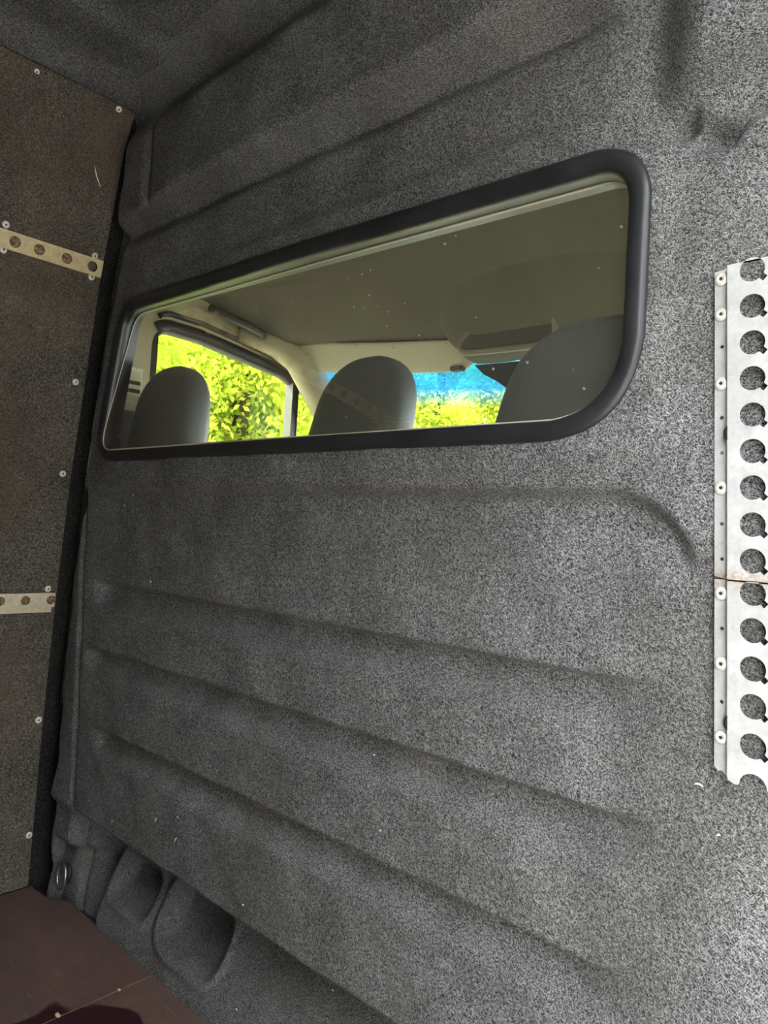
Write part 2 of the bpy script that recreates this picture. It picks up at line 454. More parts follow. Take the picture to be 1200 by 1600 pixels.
def build_bulkhead():
    nx, nz = 470, 500
    U = np.linspace(0, 1, nx); Zs = np.linspace(FLOOR_Z - .035, 1.965, nz)
    Xl = xw(Zs) - .02
    X = Xl[:, None] + (0.03 - Xl[:, None]) * U[None, :]; Z = np.repeat(Zs[:, None], nx, 1)
    H = bulk_h(X, Z)
    V = np.stack([X, -H, Z], -1).reshape(-1, 3)
    idx = np.arange(nx * nz).reshape(nz, nx)
    q = np.stack([idx[:-1, :-1], idx[:-1, 1:], idx[1:, 1:], idx[1:, :-1]], -1).reshape(-1, 4)
    cx = X.reshape(-1)[q].mean(1); cz = Z.reshape(-1)[q].mean(1)
    q = q[~inside(WIN, cx, cz)]
    me = bpy.data.meshes.new('wall_front')
    me.vertices.add(len(V)); me.vertices.foreach_set('co', V.ravel())
    me.loops.add(q.size); me.loops.foreach_set('vertex_index', q.ravel().astype(np.int32))
    me.polygons.add(len(q)); me.polygons.foreach_set('loop_start', np.arange(0, q.size, 4, dtype=np.int32))
    me.polygons.foreach_set('use_smooth', np.ones(len(q), bool))
    me.update(); me.validate()
    return tag(link('wall_front', me, CARPET), 'grey felt covered van bulkhead with pressed horizontal swages', kind='structure')
bulk = build_bulkhead()
def hb(x, z): return float(bulk_h(np.array([x]), np.array([z]))[0])

# ------------------------------------------------------------------ left wall: shell, lining board, rivets
def extr_profile(name, pts, y0, y1, off, smooth=True, ny=2):
    """closed slab: inner line pts (x, z), thickness off outwards (-x)"""
    rings = []
    ring = [(p[0], p[1]) for p in pts] + [(p[0] + off[0], p[1] + off[1]) for p in reversed(pts)]
    for k in range(ny):
        y = y0 + (y1 - y0) * k / (ny - 1)
        rings.append([(p[0], y, p[1]) for p in ring])
    me = loft(name, rings, False)
    return me
zs = np.linspace(-.05, 1.93, 40)
REAR = -3.3
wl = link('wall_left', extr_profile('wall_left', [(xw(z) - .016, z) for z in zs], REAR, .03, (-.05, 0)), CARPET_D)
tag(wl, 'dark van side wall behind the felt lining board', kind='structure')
link('foot_shell', box_me('foot_shell', (-2.0, -.2, -.1), (-1.957, .19, 1.2)), DARKIN, wl)
link('corner_closure', box_me('corner_closure', (-1.99, .125, -.1), (-1.835, .19, 1.6)), DARKIN, wl)
bd = link('lining_board', extr_profile('lining_board', [(xw(z), z) for z in np.linspace(-.028, 1.90, 40)], REAR, -.016, (-.0145, 0)), CARPET_L, wl)
bd['label'] = 'brown dusty felt lining board riveted along its edge'
for p in bd.data.polygons: p.use_smooth = False

def rivet_me(r=.0085, hgt=.0035):
    prof = [(0, hgt * .55), (r * .22, hgt * .55), (r * .25, hgt), (r * .6, hgt * .95), (r * .92, hgt * .5), (r, 0)]
    n = 14; rings = [[(p[0] * math.cos(2 * math.pi * k / n) if i else 0.0001 * math.cos(2 * math.pi * k / n),
                       p[0] * math.sin(2 * math.pi * k / n) if i else 0.0001 * math.sin(2 * math.pi * k / n), p[1]) for k in range(n)] for i, p in enumerate(prof)]
    me = loft('rivet', rings, True)
    me.materials.append(WHITE); me.materials.append(RIVHOLE)
    for p in me.polygons:
        c = p.center
        if math.hypot(c.x, c.y) < r * .24: p.material_index = 1
    return me
RIV = rivet_me()
def rivet(parent, loc, axis, s=1.0):
    o = bpy.data.objects.new('rivet', RIV); COL.objects.link(o); o.parent = parent; o.location = loc
    o.rotation_euler = Vector(axis).to_track_quat('Z', 'Y').to_euler(); o.scale = (s, s, s)
    return o
def wall_n(z):
    t = Vector((float(xw(z + .02) - xw(z - .02)), 0, .04)).normalized(); return Vector((t.z, 0, -t.x))
def on_wall(px, py, off=0.0):
    """where the sight line of a photograph pixel meets the left lining board"""
    d = _R @ np.array([px - 600, py - 800, F]); t = 1.0
    for _ in range(30):
        z = CAM[2] + t * d[2]; t = (float(xw(z)) + off) / d[0]
    return CAM + t * d
for px, py, s in ((185, 171, 1), (57, 112, 1), (24, 96, .6), (118, 597, 1), (98, 740, 1), (60, 1125, 1.05), (45, 1305, 1.05),
                  (9, 351, 1), (5, 390, 1), (148, 400, 1), (143, 433, 1), (75, 920, 1)):
    p = on_wall(px, py); rivet(bd, p, wall_n(p[2]), s)

sc_ = link('scratch', tube('scratch', [tuple(on_wall(px, py, .0004)) for px, py in ((148, 258), (149, 266), (151, 275), (154, 284), (157, 293))], [.0004, .0012, .0014, .0011, .0004], 6), LINT, bd); sc_['label'] = 'short pale scratch in the felt'
# horizontal lashing rails on the left wall
def side_rail(name, label, z, y0, y1, hgt, holes, hr, plugs, matl, lip=False):
    n = wall_n(z); up = Vector((0, 1, 0)).cross(n); up = up if up.z > 0 else -up
    base = Vector((float(xw(z)), 0, z)); root = empty(name, (base.x, y1, base.z))
    rel = base - Vector((base.x, y1, base.z))
    def pl(a, b, h): return rel + Vector((0, a, 0)) + up * b + n * (h + .011)
    me = sheet('face_plate', [np.array(p) for p in ((y0, -hgt / 2), (y1, -hgt / 2), (y1, hgt / 2), (y0, hgt / 2))], [disc(c, 0, hr) for c in holes], .002, pl)
    link('face_plate', me, matl, root)
    for s in (-1, 1):
        bm = bmesh.new(); vv = []
        for (a, h) in ((y0, 0), (y1, 0), (y1, .0105), (y0, .0105)):
            for e in (0, .002): vv.append(bm.verts.new(pl(a, s * (hgt / 2 - e), h - .0105)))
        for i in range(4):
            j = (i + 1) % 4; bm.faces.new((vv[2 * i], vv[2 * j], vv[2 * j + 1], vv[2 * i + 1]))
        bm.faces.new([vv[0], vv[2], vv[4], vv[6]]); bm.faces.new([vv[1], vv[3], vv[5], vv[7]])
        link('flange', from_bm('flange', bm), matl, root)
    if lip:
        bm = bmesh.new(); pts = []
        for a in (y0, y1 - .003):
            for b, h in ((-hgt / 2 - .015, -.008), (-hgt / 2, -.008), (-hgt / 2, -.0105), (-hgt / 2 - .015, -.0105)): pts.append(bm.verts.new(pl(a, b, h)))
        for i in range(4): j = (i + 1) % 4; bm.faces.new((pts[i], pts[j], pts[4 + j], pts[4 + i]))
        bm.faces.new(pts[:4]); bm.faces.new(pts[4:])
        link('lower_lip', from_bm('lower_lip', bm), matl, root)
    for c in plugs:
        rings = []
        for r, h in ((hr * 1.02, -.0035), (hr * .98, .001), (hr * .75, .0035), (hr * .35, .0045), (.0002, .0048)):
            rings.append([pl(c + r * math.cos(2 * math.pi * k / 16), r * math.sin(2 * math.pi * k / 16), h) for k in range(16)])
        pg = link('plug', loft('plug', rings), RUSTY, root); pg['label'] = 'rusty crumbling plug in a rail hole'
    tag(root, label, 'lashing rail'); return root
def ycoords(pixels, off=.012): return [float(on_wall(px, py, off)[1]) for px, py in pixels]
hy = ycoords([(24, 376), (62, 388), (105, 402), (145, 415)])
pe = on_wall(160, 420, .012); zr = float(on_wall(105, 402, .012)[2])
sp = (hy[3] - hy[0]) / 3
extra = [hy[0] - sp * k for k in range(1, 40) if hy[0] - sp * k > REAR + .1]
side_rail('lashing_rail', 'steel lashing rail with painted-in yellow light and three rusty plugs, upper left wall', zr, REAR + .05, float(pe[1]), .041, hy + extra, .0125, hy[:3] + extra[:3], GALV_Y)
hy = ycoords([(0, 940), (40, 938), (80, 938)]); pe = on_wall(86, 936, .012); zr = float(on_wall(40, 938, .012)[2])
sp = (hy[2] - hy[0]) / 2
extra = [hy[0] - sp * k for k in range(1, 60) if hy[0] - sp * k > REAR + .1]
side_rail('lashing_rail', 'short visible lower steel rail with yellow rusty holes and a bottom lip', zr, REAR + .05, float(pe[1]), .036, hy + extra, .0115, hy + extra[:2], galv('pale_yellow_lit_steel', .15, (.66, .59, .42)), True)  # tint of this rail holds a weaker yellow cast of the light

# black cable duct in the gap of the corner column
pts = [(float(xw(z)) + .030 + .004 * math.sin(z * 15), .020 + .004 * math.sin(z * 9), z) for z in np.linspace(.45, 1.02, 20)]
tag(link('cable_conduit', tube('cable_conduit', pts, .007), DARKIN), 'glossy black conduit running down the gap beside the left wall', 'conduit')

# ------------------------------------------------------------------ floor, ceiling, rear and right walls
fl = tag(link('floor', box_me('floor', (-1.95, REAR, -.09), (.05, .13, FLOOR_Z - .018)), DARKIN), 'van floor under the brown boards', kind='structure')
def plate(name, poly, z0, z1, mat, parent, bev=.0015):
    bm = bmesh.new(); b = [bm.verts.new((p[0], p[1], z0)) for p in poly]; t = [bm.verts.new((p[0], p[1], z1)) for p in poly]
    bm.faces.new(b[::-1]); bm.faces.new(t)
    for i in range(len(poly)):
        j = (i + 1) % len(poly); bm.faces.new((b[i], b[j], t[j], t[i]))
    return link(name, from_bm(name, bm), mat, parent)
SEAM = -1.393
plate('floor_board', [(-1.932, REAR), (SEAM - .0012, REAR), (SEAM - .0012, .036), (-1.70, .030), (-1.80, .030), (-1.86, -.004), (-1.932, -.008)], FLOOR_Z - .018, FLOOR_Z, PLY, fl)
plate('floor_board', [(SEAM + .0012, REAR), (.03, REAR), (.03, .036), (SEAM + .0012, .036)], FLOOR_Z - .018, FLOOR_Z, PLY, fl)
sm = link('seam_edge', box_me('seam_edge', (SEAM - .0013, REAR, FLOOR_Z - .016), (SEAM + .0013, .034, FLOOR_Z - .0006)), PLYEDGE, fl); sm['label'] = 'pale bare plywood edge showing in the seam'

def build_ceiling():
    xs = np.linspace(-1.64, .05, 90); ys = np.linspace(REAR, .06, 130); V = []; Fc = []
    for y in ys:
        for x in xs:
            z = 1.925 + .012 * float(sstep(-1.445, -1.40, np.array(x))) - .03 * float(1 - sstep(-1.64, -1.55, np.array(x)))
            z -= .022 * float(sstep(-.46, -.36, np.array(y)) * (1 - sstep(-.22, -.13, np.array(y)))) * float(sstep(-1.40, -1.25, np.array(x)))
            z += .003 * math.sin(x * 6 + y * 3)
            V.append((x, y, z))
    nx = len(xs)
    for j in range(len(ys) - 1):
        for i in range(nx - 1): Fc.append((j * nx + i, j * nx + nx + i, j * nx + nx + i + 1, j * nx + i + 1))
    o = link('ceiling', mesh('ceiling', V, Fc), CARPET_C)
    tag(o, 'grey felt lined van roof with soft folds', kind='structure')
    return o
build_ceiling()
tag(link('wall_roof_skin', box_me('wall_roof_skin', (-1.75, REAR - .05, 1.965), (.1, .05, 2.0)), BODY), 'white painted van roof skin', kind='structure')
tag(link('wall_rear', box_me('wall_rear', (-2.0, REAR - .05, -.1), (.1, REAR, 1.98)), CARPET), 'closed felt lined rear doors', kind='structure')
# right side: open sliding-door aperture straight behind the bulkhead
wr = empty('wall_right', (.03, -1.5, FLOOR_Z)); tag(wr, 'right van side with the open sliding door aperture', kind='structure')
def part(name, lo, hi, mat, parent, bev=0, label=None, smooth=False):
    base = parent.location
    me = box_me(name, [lo[i] - base[i] for i in range(3)], [hi[i] - base[i] for i in range(3)], bev, 3, smooth)
    o = link(name, me, mat, parent)
    if label: o['label'] = label
    return o
part('rear_side_panel', (.03, REAR, -.09), (.09, -1.04, 1.97), CARPET, wr)  # unseen; reaches forward to narrow the doorway and darken the far left
part('door_header', (.03, -1.04, 1.85), (.09, .05, 1.97), CARPET, wr)
part('step_edge', (.03, -1.04, -.09), (.09, .05, FLOOR_Z), DARKIN, wr)
part('front_pillar', (.03, -.075, FLOOR_Z), (.09, .05, 1.85), CARPET, wr)

# ------------------------------------------------------------------ bulkhead window
w1 = empty('window_1', (-1.05, -.012, 1.08)); tag(w1, 'long bulkhead window with black rubber gasket looking into the cab', kind='structure')
O1 = np.array(w1.location)
def pw(a, b, h): return Vector((a - O1[0], -h - O1[1], b - O1[2]))
def off_path(path, d):
    nn = normals2(path); return [p + q * d for p, q in zip(path, nn)]
prof = [(-.0135, -.030), (-.0140, -.004), (-.0125, .002), (-.008, .0060), (0, .0080), (.007, .0070), (.0120, .0045), (.0145, .000), (.0145, -.010)]
gk = link('gasket', sweep('gasket', WIN, prof, lambda a, b, h: pw(a, b, h + .025 * float(wfac(a)))), RUBBER, w1); gk['label'] = 'thick black rubber window gasket'
def tilt(b): return   .021 - (b - 1.09) * .100          # the glass leans into the cab at its top
link('reveal', sweep('reveal', WIN, [(-.012, .012), (-.006, .012), (-.006, -.032), (-.012, -.032)], pw), RUBBER, w1)
lip = link('glazing_lip', sweep('glazing_lip', WIN, [(-.012, .0025), (-.0148, .0022), (-.0155, .001), (-.012, .001)], lambda a, b, h: pw(a, b, h + tilt(b) - .012 * (1 - float(wfac(a))))), PLASTIC_L, w1)
lip['label'] = 'thin pale line of the glazing lip'
pane = link('pane', sheet('pane', off_path(WIN, -.0125), [], .002, lambda a, b, h: pw(a, b, h + tilt(b) - .012 * (1 - float(wfac(a))))), GLASS, w1)

# ------------------------------------------------------------------ tall perforated rail on the right of the bulkhead
def perforated_rail(label, ztop, zbot, holes, rivets, pins, notches, ragged):
    GALV = galv('galvanised_steel_rusting_at_the_joint', 0.0, (.52, .52, .505), (ztop - zbot) if ragged else 0.0)
    lean = -.0250 / .555
    def xe(z): return -.288 + (z - 1.258) * lean
    root = empty('perforated_rail', (xe(zbot), -.02, zbot)); O = Vector(root.location)
    def place(dep):
        def f(a, b, h): return Vector((xe(b) + a, -dep - h, b)) - O
        return f
    base = .0230
    # flange
    wdt = .0150
    out = [(0, zbot + .001), (wdt, zbot - .002), (wdt, ztop - .001), (0, ztop - .003)]
    if ragged: out = [(0, zbot + .004), (.004, zbot), (.008, zbot + .001), (.012, zbot - .003), (wdt, zbot - .004), (wdt, ztop - .001), (0, ztop - .001)]
    hl = [disc(.0075, z, .0021, 12) for z in pins]
    fln = link('flange', sheet('flange', [np.array(p) for p in out], hl, .002, place(base)), GALV, root)
    # raised perforated face
    out = [(wdt + .001, zbot - .003), (.105, zbot - .003), (.105, ztop + .002), (wdt + .001, ztop - .0005)]
    hs = []
    for zc in holes:
        c = disc(.0405, zc, .0128, 32); poly = []
        a0 = math.radians(-42); hw = .0032
        for p in c: poly.append(p)
        # keyhole slot pointing down and out
        keep = [p for p in poly if not (abs(math.atan2(p[1] - zc, p[0] - .0405) - a0) < .27)]
        keep.sort(key=lambda p: (math.atan2(p[1] - zc, p[0] - .0405) - a0) % (2 * math.pi))
        d = np.array((math.cos(a0), math.sin(a0))); e = np.array((-d[1], d[0])); cc = np.array((.0405, zc))
        keep = [cc + d * .0122 + e * hw, *keep, cc + d * .0122 - e * hw, cc + d * .0175 - e * hw, cc + d * .0175 + e * hw]
        hs.append(keep)
    if ragged:
        out = [(wdt + .001, zbot - .004), (.022, zbot - .007), (.026, zbot - .007)]
        for k in range(9):
            a = math.radians(180 - 22.5 * k); out.append((.0405 + .0135 * math.cos(a), zbot - .006 + .0135 * math.sin(a)))
        out += [(.058, zbot - .007), (.105, zbot - .005), (.105, ztop), (wdt + .001, ztop)]
    link('face_plate', sheet('face_plate', [np.array(p) for p in out], hs, .002, place(base + .0085)), GALV, root)
    # folded web between flange and face
    bm = bmesh.new(); P = place(0); vv = []
    for z in (zbot - .002, ztop - .001):
        for a, h in ((wdt - .0012, base - .001), (wdt + .0012, base - .001), (wdt + .0028, base + .0092), (wdt + .0004, base + .0092)): vv.append(bm.verts.new(P(a, z, h)))
    for i in range(4): j = (i + 1) % 4; bm.faces.new((vv[i], vv[j], vv[4 + j], vv[4 + i]))
    bm.faces.new(vv[:4]); bm.faces.new(vv[4:])
    link('web', from_bm('web', bm), GALV, root)
    for zn in notches:
        rings = [[place(base + .0012)(wdt + .001 + .0045 * q * math.cos(a), zn + .0085 * q * math.sin(a), hh) for a in np.linspace(0, 2 * math.pi, 16, endpoint=False)] for q, hh in ((1, .0), (.9, .0082), (.05, .0083))]
        link('notch', loft('notch', rings), RIVHOLE, root)
    for z in rivets:
        rivet(fln, place(base + .001)(.0072, z, 0), (0, -1, 0), .92)
    tag(root, label, 'lashing rail'); return root
def zrow(pixels, dep):
    out = []
    for px, py in pixels:
        d = _R @ np.array([px - 600, py - 800, F]); t = (-dep - CAM[1]) / d[1]; out.append(float(CAM[2] + t * d[2]))
    return out
up_h = zrow([(1181, y) for y in (421, 478, 535, 591, 648, 705, 762, 820, 877)], .030); lo_h = zrow([(1185, y) for y in (928, 986, 1046, 1105, 1167)], .0285)
up_r = zrow([(1136, y) for y in (437, 492, 600, 763)], .021); lo_r = zrow([(1138, y) for y in (928, 1038, 1153)], .021)
up_p = zrow([(1137, y) for y in (542, 653, 708, 819, 874)], .021); lo_p = zrow([(1139, y) for y in (983, 1098)], .021)
zz = zrow([(1135, 420), (1140, 904), (1135, 1206)], .021)
nt_ = zrow([(1147, 678), (1148, 1130)], .025)
pr = perforated_rail('long upper perforated galvanised rail beside the bulkhead window', zz[0], zz[1] + .0006, up_h, up_r, up_p, nt_[:1], False)
pr2 = perforated_rail('shorter lower perforated rail with a ragged cut end, on the bulkhead', zz[1] - .0006, zz[2], lo_h, lo_r, lo_p, nt_[1:], True)

# lashing eye low in the corner
le = empty('lashing_eye', (-1.815, -hb(-1.815, .03) - .006, .035)); tag(le, 'small black steel lashing ring in the dark lower left corner', 'lashing eye')
rings = []
for r, h in ((.024, .000), (.024, .004), (.018, .007), (.009, .010), (.006, .012), (.0003, .012)):
    rings.append([(r * .8 * math.cos(a), -h, r * math.sin(a)) for a in np.linspace(0, 2 * math.pi, 24, endpoint=False)])
link('base', loft('base', rings), DARKIN, le)
link('ring', tube('ring', [(.021 * math.cos(a), -.014 - .010 * (1 - math.sin(a)) * .3, -.004 + .030 * math.sin(a)) for a in np.linspace(0, 2 * math.pi, 28, endpoint=False)], .0042, 10, True), CHROME, le)

# ------------------------------------------------------------------ the cab beyond the window
def yf(x): return .90 - .28 * ((x + .97) / .78) ** 2
tag(link('floor_cab', box_me('floor_cab', (-1.88, .10, -.1), (-.02, 1.9, -.03)), DASH), 'dark cab floor', kind='structure')
CY = [.04, .30, .45, .55, .63, .69, .74, .785, .83, .865, .90]
CZ = [1.70, 1.70, 1.685, 1.655, 1.61, 1.565, 1.53, 1.510, 1.497, 1.480, 1.440]
xs = np.linspace(-1.86, -.06, 60); V = []; Fc = []
for k in range(len(CY)):
    for x in xs:
        y = .04 + (CY[k] - .04) * (yf(x) - .04) / .86
        z = CZ[k] - .16 * float(sstep(.55, .95, np.array(abs(x + .97) / .88))) * max(0, 1 - (k / 9.0)) ** 1.0
        V.append((x, y, z))
nx = len(xs)
for k in range(len(CY) - 1):
    for i in range(nx - 1): Fc.append((k * nx + i, k * nx + i + 1, (k + 1) * nx + i + 1, (k + 1) * nx + i))
tag(link('ceiling_cab', mesh('ceiling_cab', V, Fc), HEADL), 'olive grey cab headliner curving down to the windscreen', kind='structure')
V2 = [(v[0], v[1] + .03, v[2] + .05) for v in V]
tag(link('wall_cab_roof_skin', mesh('wall_cab_roof_skin', V2, Fc), BODY), 'outer cab roof skin', kind='structure')
part_root = None
# side walls with window aperture
DOORWIN = rounded([(.152, 1.00), (.152, 1.455), (.30, 1.452), (.60, 1.412), (.78, 1.345), (1.22, .98)], [.03, .05, .1, .1, .08, .03], 6)
def sweep_open(name, path, prof, place):
    V = []; Fc = []; m = len(prof); n = len(path)
    for i, p in enumerate(path):
        t = path[min(i + 1, n - 1)] - path[max(i - 1, 0)]; t = t / np.linalg.norm(t); q = np.array([-t[1], t[0]])
        for (o, h) in prof: c = p + q * o; V.append(place(c[0], c[1], h))
    rings = [V[i * m:(i + 1) * m] for i in range(n)]
    return loft(name, rings, True, True)
def cab_side(n, xin, sgn, label, with_parts):
    root = empty('wall_cab_' + ('left' if sgn < 0 else 'right'), (xin, .1, -.03)); O = Vector(root.location)
    tag(root, label, kind='structure')
    def pl(a, b, h): return Vector((xin + sgn * (h + .015), a, b)) - O
    outer = [np.array(p) for p in ((.035, .55), (.125, .45), (.125, -.05), (1.75, -.05), (1.75, .80), (1.45, .88), (.70, 1.56), (.60, 1.62), (.035, 1.72))]
    link('door_panel', sheet('door_panel', outer, [DOORWIN], .03, pl), PLASTIC, root)
    path = densify(DOORWIN, .04); DIRN = 1
    k0 = max(range(len(path)), key=lambda k: path[k][1] - path[k][0] * .4); k1 = max(range(len(path)), key=lambda k: path[k][0] - path[k][1] * .5)
    run = []; k = (k0 - 1) % len(path)
    while k != k1: run.append(path[k]); k = (k + 1) % len(path) if DIRN > 0 else (k - 1) % len(path)
    link('window_seal', sweep_open('window_seal', run, [(-.012, -.006), (-.006, .008), (.006, .012), (.020, .010), (.026, 0), (.026, -.02), (-.012, -.02)], lambda a, b, h: pl(a, b, -h - .015)), SEAL, root)
    link('outer_seal', sweep_open('outer_seal', [p + np.array((.0, .040)) for p in run], [(-.006, 0), (-.003, .012), (.005, .012), (.010, 0)], lambda a, b, h: pl(a, b, -h - .015)), SEAL, root)
    link('pane', sheet('pane', off_path(path, .004), [], .004, lambda a, b, h: pl(a, b, h + .004)), GLASS_C, root)
    bm = bmesh.new(); bmesh.ops.create_cube(bm, size=1)
    for v in bm.verts: v.co = pl(.652 + v.co.y * .026, 1.19 + v.co.z * .41, v.co.x * .03 - .006)
    bmesh.ops.bevel(bm, geom=list(bm.edges), offset=.003, segments=2, affect='EDGES')
    link('divider', from_bm('divider', bm), SEAL, root)
    return root
cl = cab_side(1, -1.80, -1, 'left cab door side with framed window and quarter light', True)
cr = cab_side(2, -.12, 1, 'right cab door side with framed window', True)

# B-pillar belt guide
bg = empty('belt_height_adjuster', (-1.80, .085, 1.21)); tag(bg, 'cream seat belt adjuster block on the cab pillar left of window', 'seat belt guide')
part('body', (-1.80, .050, 1.215), (-1.765, .113, 1.325), PLASTIC_L, bg, .004)
for zc in (1.262, 1.283):
    s = part('slot', (-1.766, .058, zc - .005), (-1.7635, .108, zc + .005), CAVITY, bg, .001)
part('button', (-1.768, .056, 1.222), (-1.752, .110, 1.248), PLASTIC_L, bg, .004)
bl = empty('seat_belt', (-1.785, .09, .30)); tag(bl, 'dark seat belt webbing hanging below the pillar adjuster', 'seat belt')
part('webbing', (-1.790, .062, .30), (-1.787, .108, 1.213), SEAL, bl)
pt = empty('pillar_lower_trim', (-1.80, .09, .4)); tag(pt, 'dull olive lower pillar trim under the belt adjuster', 'trim panel')
part('panel', (-1.80, .042, .4), (-1.791, .15, 1.205), TRIM_D, pt, .003)

# grab handle on the A-pillar side of the roof
gh = empty('grab_handle', (-1.745, .30, 1.52)); tag(gh, 'dark grab handle at the top of the left cab door', 'grab handle')
link('grip', tube('grip', [(-.015, 0, .012), (.012, .01, 0), (.028, .04, -.012), (.030, .10, -.020), (.026, .15, -.028), (.0, .175, -.03)], .011, 10), CAVITY, gh)

# sun visors follow the curved header
def visor(label, x0, x1):
    root = empty('sun_visor', ((x0 + x1) / 2, yf((x0 + x1) / 2) - .05, 1.42)); O = root.location
    rings = []
    n = 18
    for i in range(n + 1):
        s = i / n; x = x0 + (x1 - x0) * s; e = max(.0, 1 - abs(2 * s - 1) ** 10)
        hh = .040 * (.55 + .45 * e ** .5); zc = 1.453
        yc = yf(x) - .075; ring = []
        for k in range(16):
            a = 2 * math.pi * k / 16
            b = hh * math.copysign(abs(math.sin(a)) ** .6, math.sin(a))
            ring.append((x - O.x, yc + .008 * math.cos(a) - b * .75 - O.y + .03, zc + b - O.z))
        rings.append(ring)
    link('pad', loft('pad', rings), PLASTIC_L, root)
    xc = x1 - .04 if x0 < -.97 else x0 + .04
    link('clip', box_me('clip', (xc - .02 - O.x, yf(xc) - .045 - O.y, 1.410 - O.z), (xc + .02 - O.x, yf(xc) - .02 - O.y, 1.425 - O.z), .004), CAVITY, root)
    tag(root, label, 'sun visor'); return root
visor('cream sun visor above the windscreen behind the middle headrest', -1.72, -1.245)
visor('cream sun visor on the right, mostly behind the right headrest', -.70, -.22)

# overhead console
oc = empty('overhead_console', (-.94, .80, 1.415)); tag(oc, 'olive overhead console with a dark oval recess, right of centre', 'console'); O = oc.location
rings = []
for i in range(15):
    t = i / 14.0; z = 1.430 + .30 * t
    hw = .335 + .02 * t; bulge = .5 * math.pi * min(1, t / .28)
    sh = math.sin(bulge)
    rings.append([(p[0], p[1] - .10 * t, p[2]) for p in superring(0, .015, z - O.z, hw - .045 * (1 - sh), .085 - .04 * (1 - sh) + .06 * t, 5, 48)])
link('shell', loft('shell', rings), HEADL, oc)
face = .0
ovr = rounded([(-.30, -.030), (.02, -.040), (.02, .048), (-.20, .046)], [.03, .03, .04, .06], 8)
def po(a, b, h): return Vector((a, -.066 - h - .020 * (b + .04) / .08, b + .050))
link('recess_rim', sweep('recess_rim', densify(ovr, .03), [(-.007, -.004), (-.005, .007), (.002, .009), (.008, .005), (.009, -.006)], po), CONSOLE, oc)
link('recess', sheet('recess', ovr, [], .004, po), CAVITY, oc)

# windscreen
w2 = empty('window_2', (-.97, .9, .72)); tag(w2, 'raked windscreen with a blue shade band along its top', kind='structure'); O = w2.location
xs = np.linspace(-1.78, -.16, 40); V = []; Fc = []
for s in np.linspace(0, 1, 14):
    for x in xs: V.append((x, yf(x) + .02 + s * .72, 1.455 - s * .75))
nx = len(xs)
for k in range(13):
    for i in range(nx - 1): Fc.append((k * nx + i, k * nx + i + 1, (k + 1) * nx + i + 1, (k + 1) * nx + i))
gp = link('pane', mesh('pane', V, Fc), GLASS_W, w2); gp.matrix_parent_inverse = Matrix.Translation(-Vector(O))
def frit(outline):
    bm = bmesh.new(); vv = []
    for (x, s) in outline: vv.append(bm.verts.new((x - O.x, yf(x) + .02 + s * .72 - .006 - O.y, 1.455 - s * .75 - .004 - O.z)))
    bm.faces.new(vv); r = bmesh.ops.triangulate(bm, faces=bm.faces); 
    me = from_bm('sensor_frit', bm); return link('sensor_frit', me, FRIT, w2)
fr_ = frit([(-1.27, .015), (-1.255, .045), (-1.225, .07), (-1.18, .12), (-1.13, .17), (-1.08, .21), (-.86, .21), (-.76, .13), (-.70, .06), (-.66, .015), (-.82, .012), (-.97, .012), (-1.04, .012)])
sol = fr_.modifiers.new('thickness', 'SOLIDIFY'); sol.thickness = .002
# A-pillars and scuttle
for sgn, lab in ((-1, 'left'), (1, 'right')):
    x0 = -.97 + sgn * .765; x1 = -.97 + sgn * .80
    a = empty('trim_1' if sgn < 0 else 'trim_2', (x0, .62, 1.45)); tag(a, 'cream ' + lab + ' windscreen pillar trim', kind='structure')
    link('pillar', tube('pillar', [(sgn * .05, -.20, .04), (sgn * .02, -.09, .035), (0, 0, 0), (x1 - x0, .80, -.80)], [.022, .040, .052, .07], 14), PLASTIC, a)
db = empty('dashboard', (-.96, 1.3, .3)); tag(db, 'dark moulded dashboard under the windscreen', 'dashboard'); O = db.location
rings = []
for i in range(21):
    x = -1.78 + 1.64 * i / 20; e = .03 * math.sin(x * 7)
    rings.append([(x - O.x, p[0] - O.y, p[1] - O.z) for p in ((.92, .30), (.90, .55), (.94, .72), (1.02, .80 + e), (1.12, .84 + e), (1.25, .80), (1.50, .70), (1.70, .66), (1.70, .30))])
link('moulding', loft('moulding', rings), DASH, db)
tag(link('wall_cab_front', box_me('wall_cab_front', (-1.86, 1.712, -.1), (-.06, 1.79, .70)), BODY), 'van nose panel ahead of the dashboard', kind='structure')

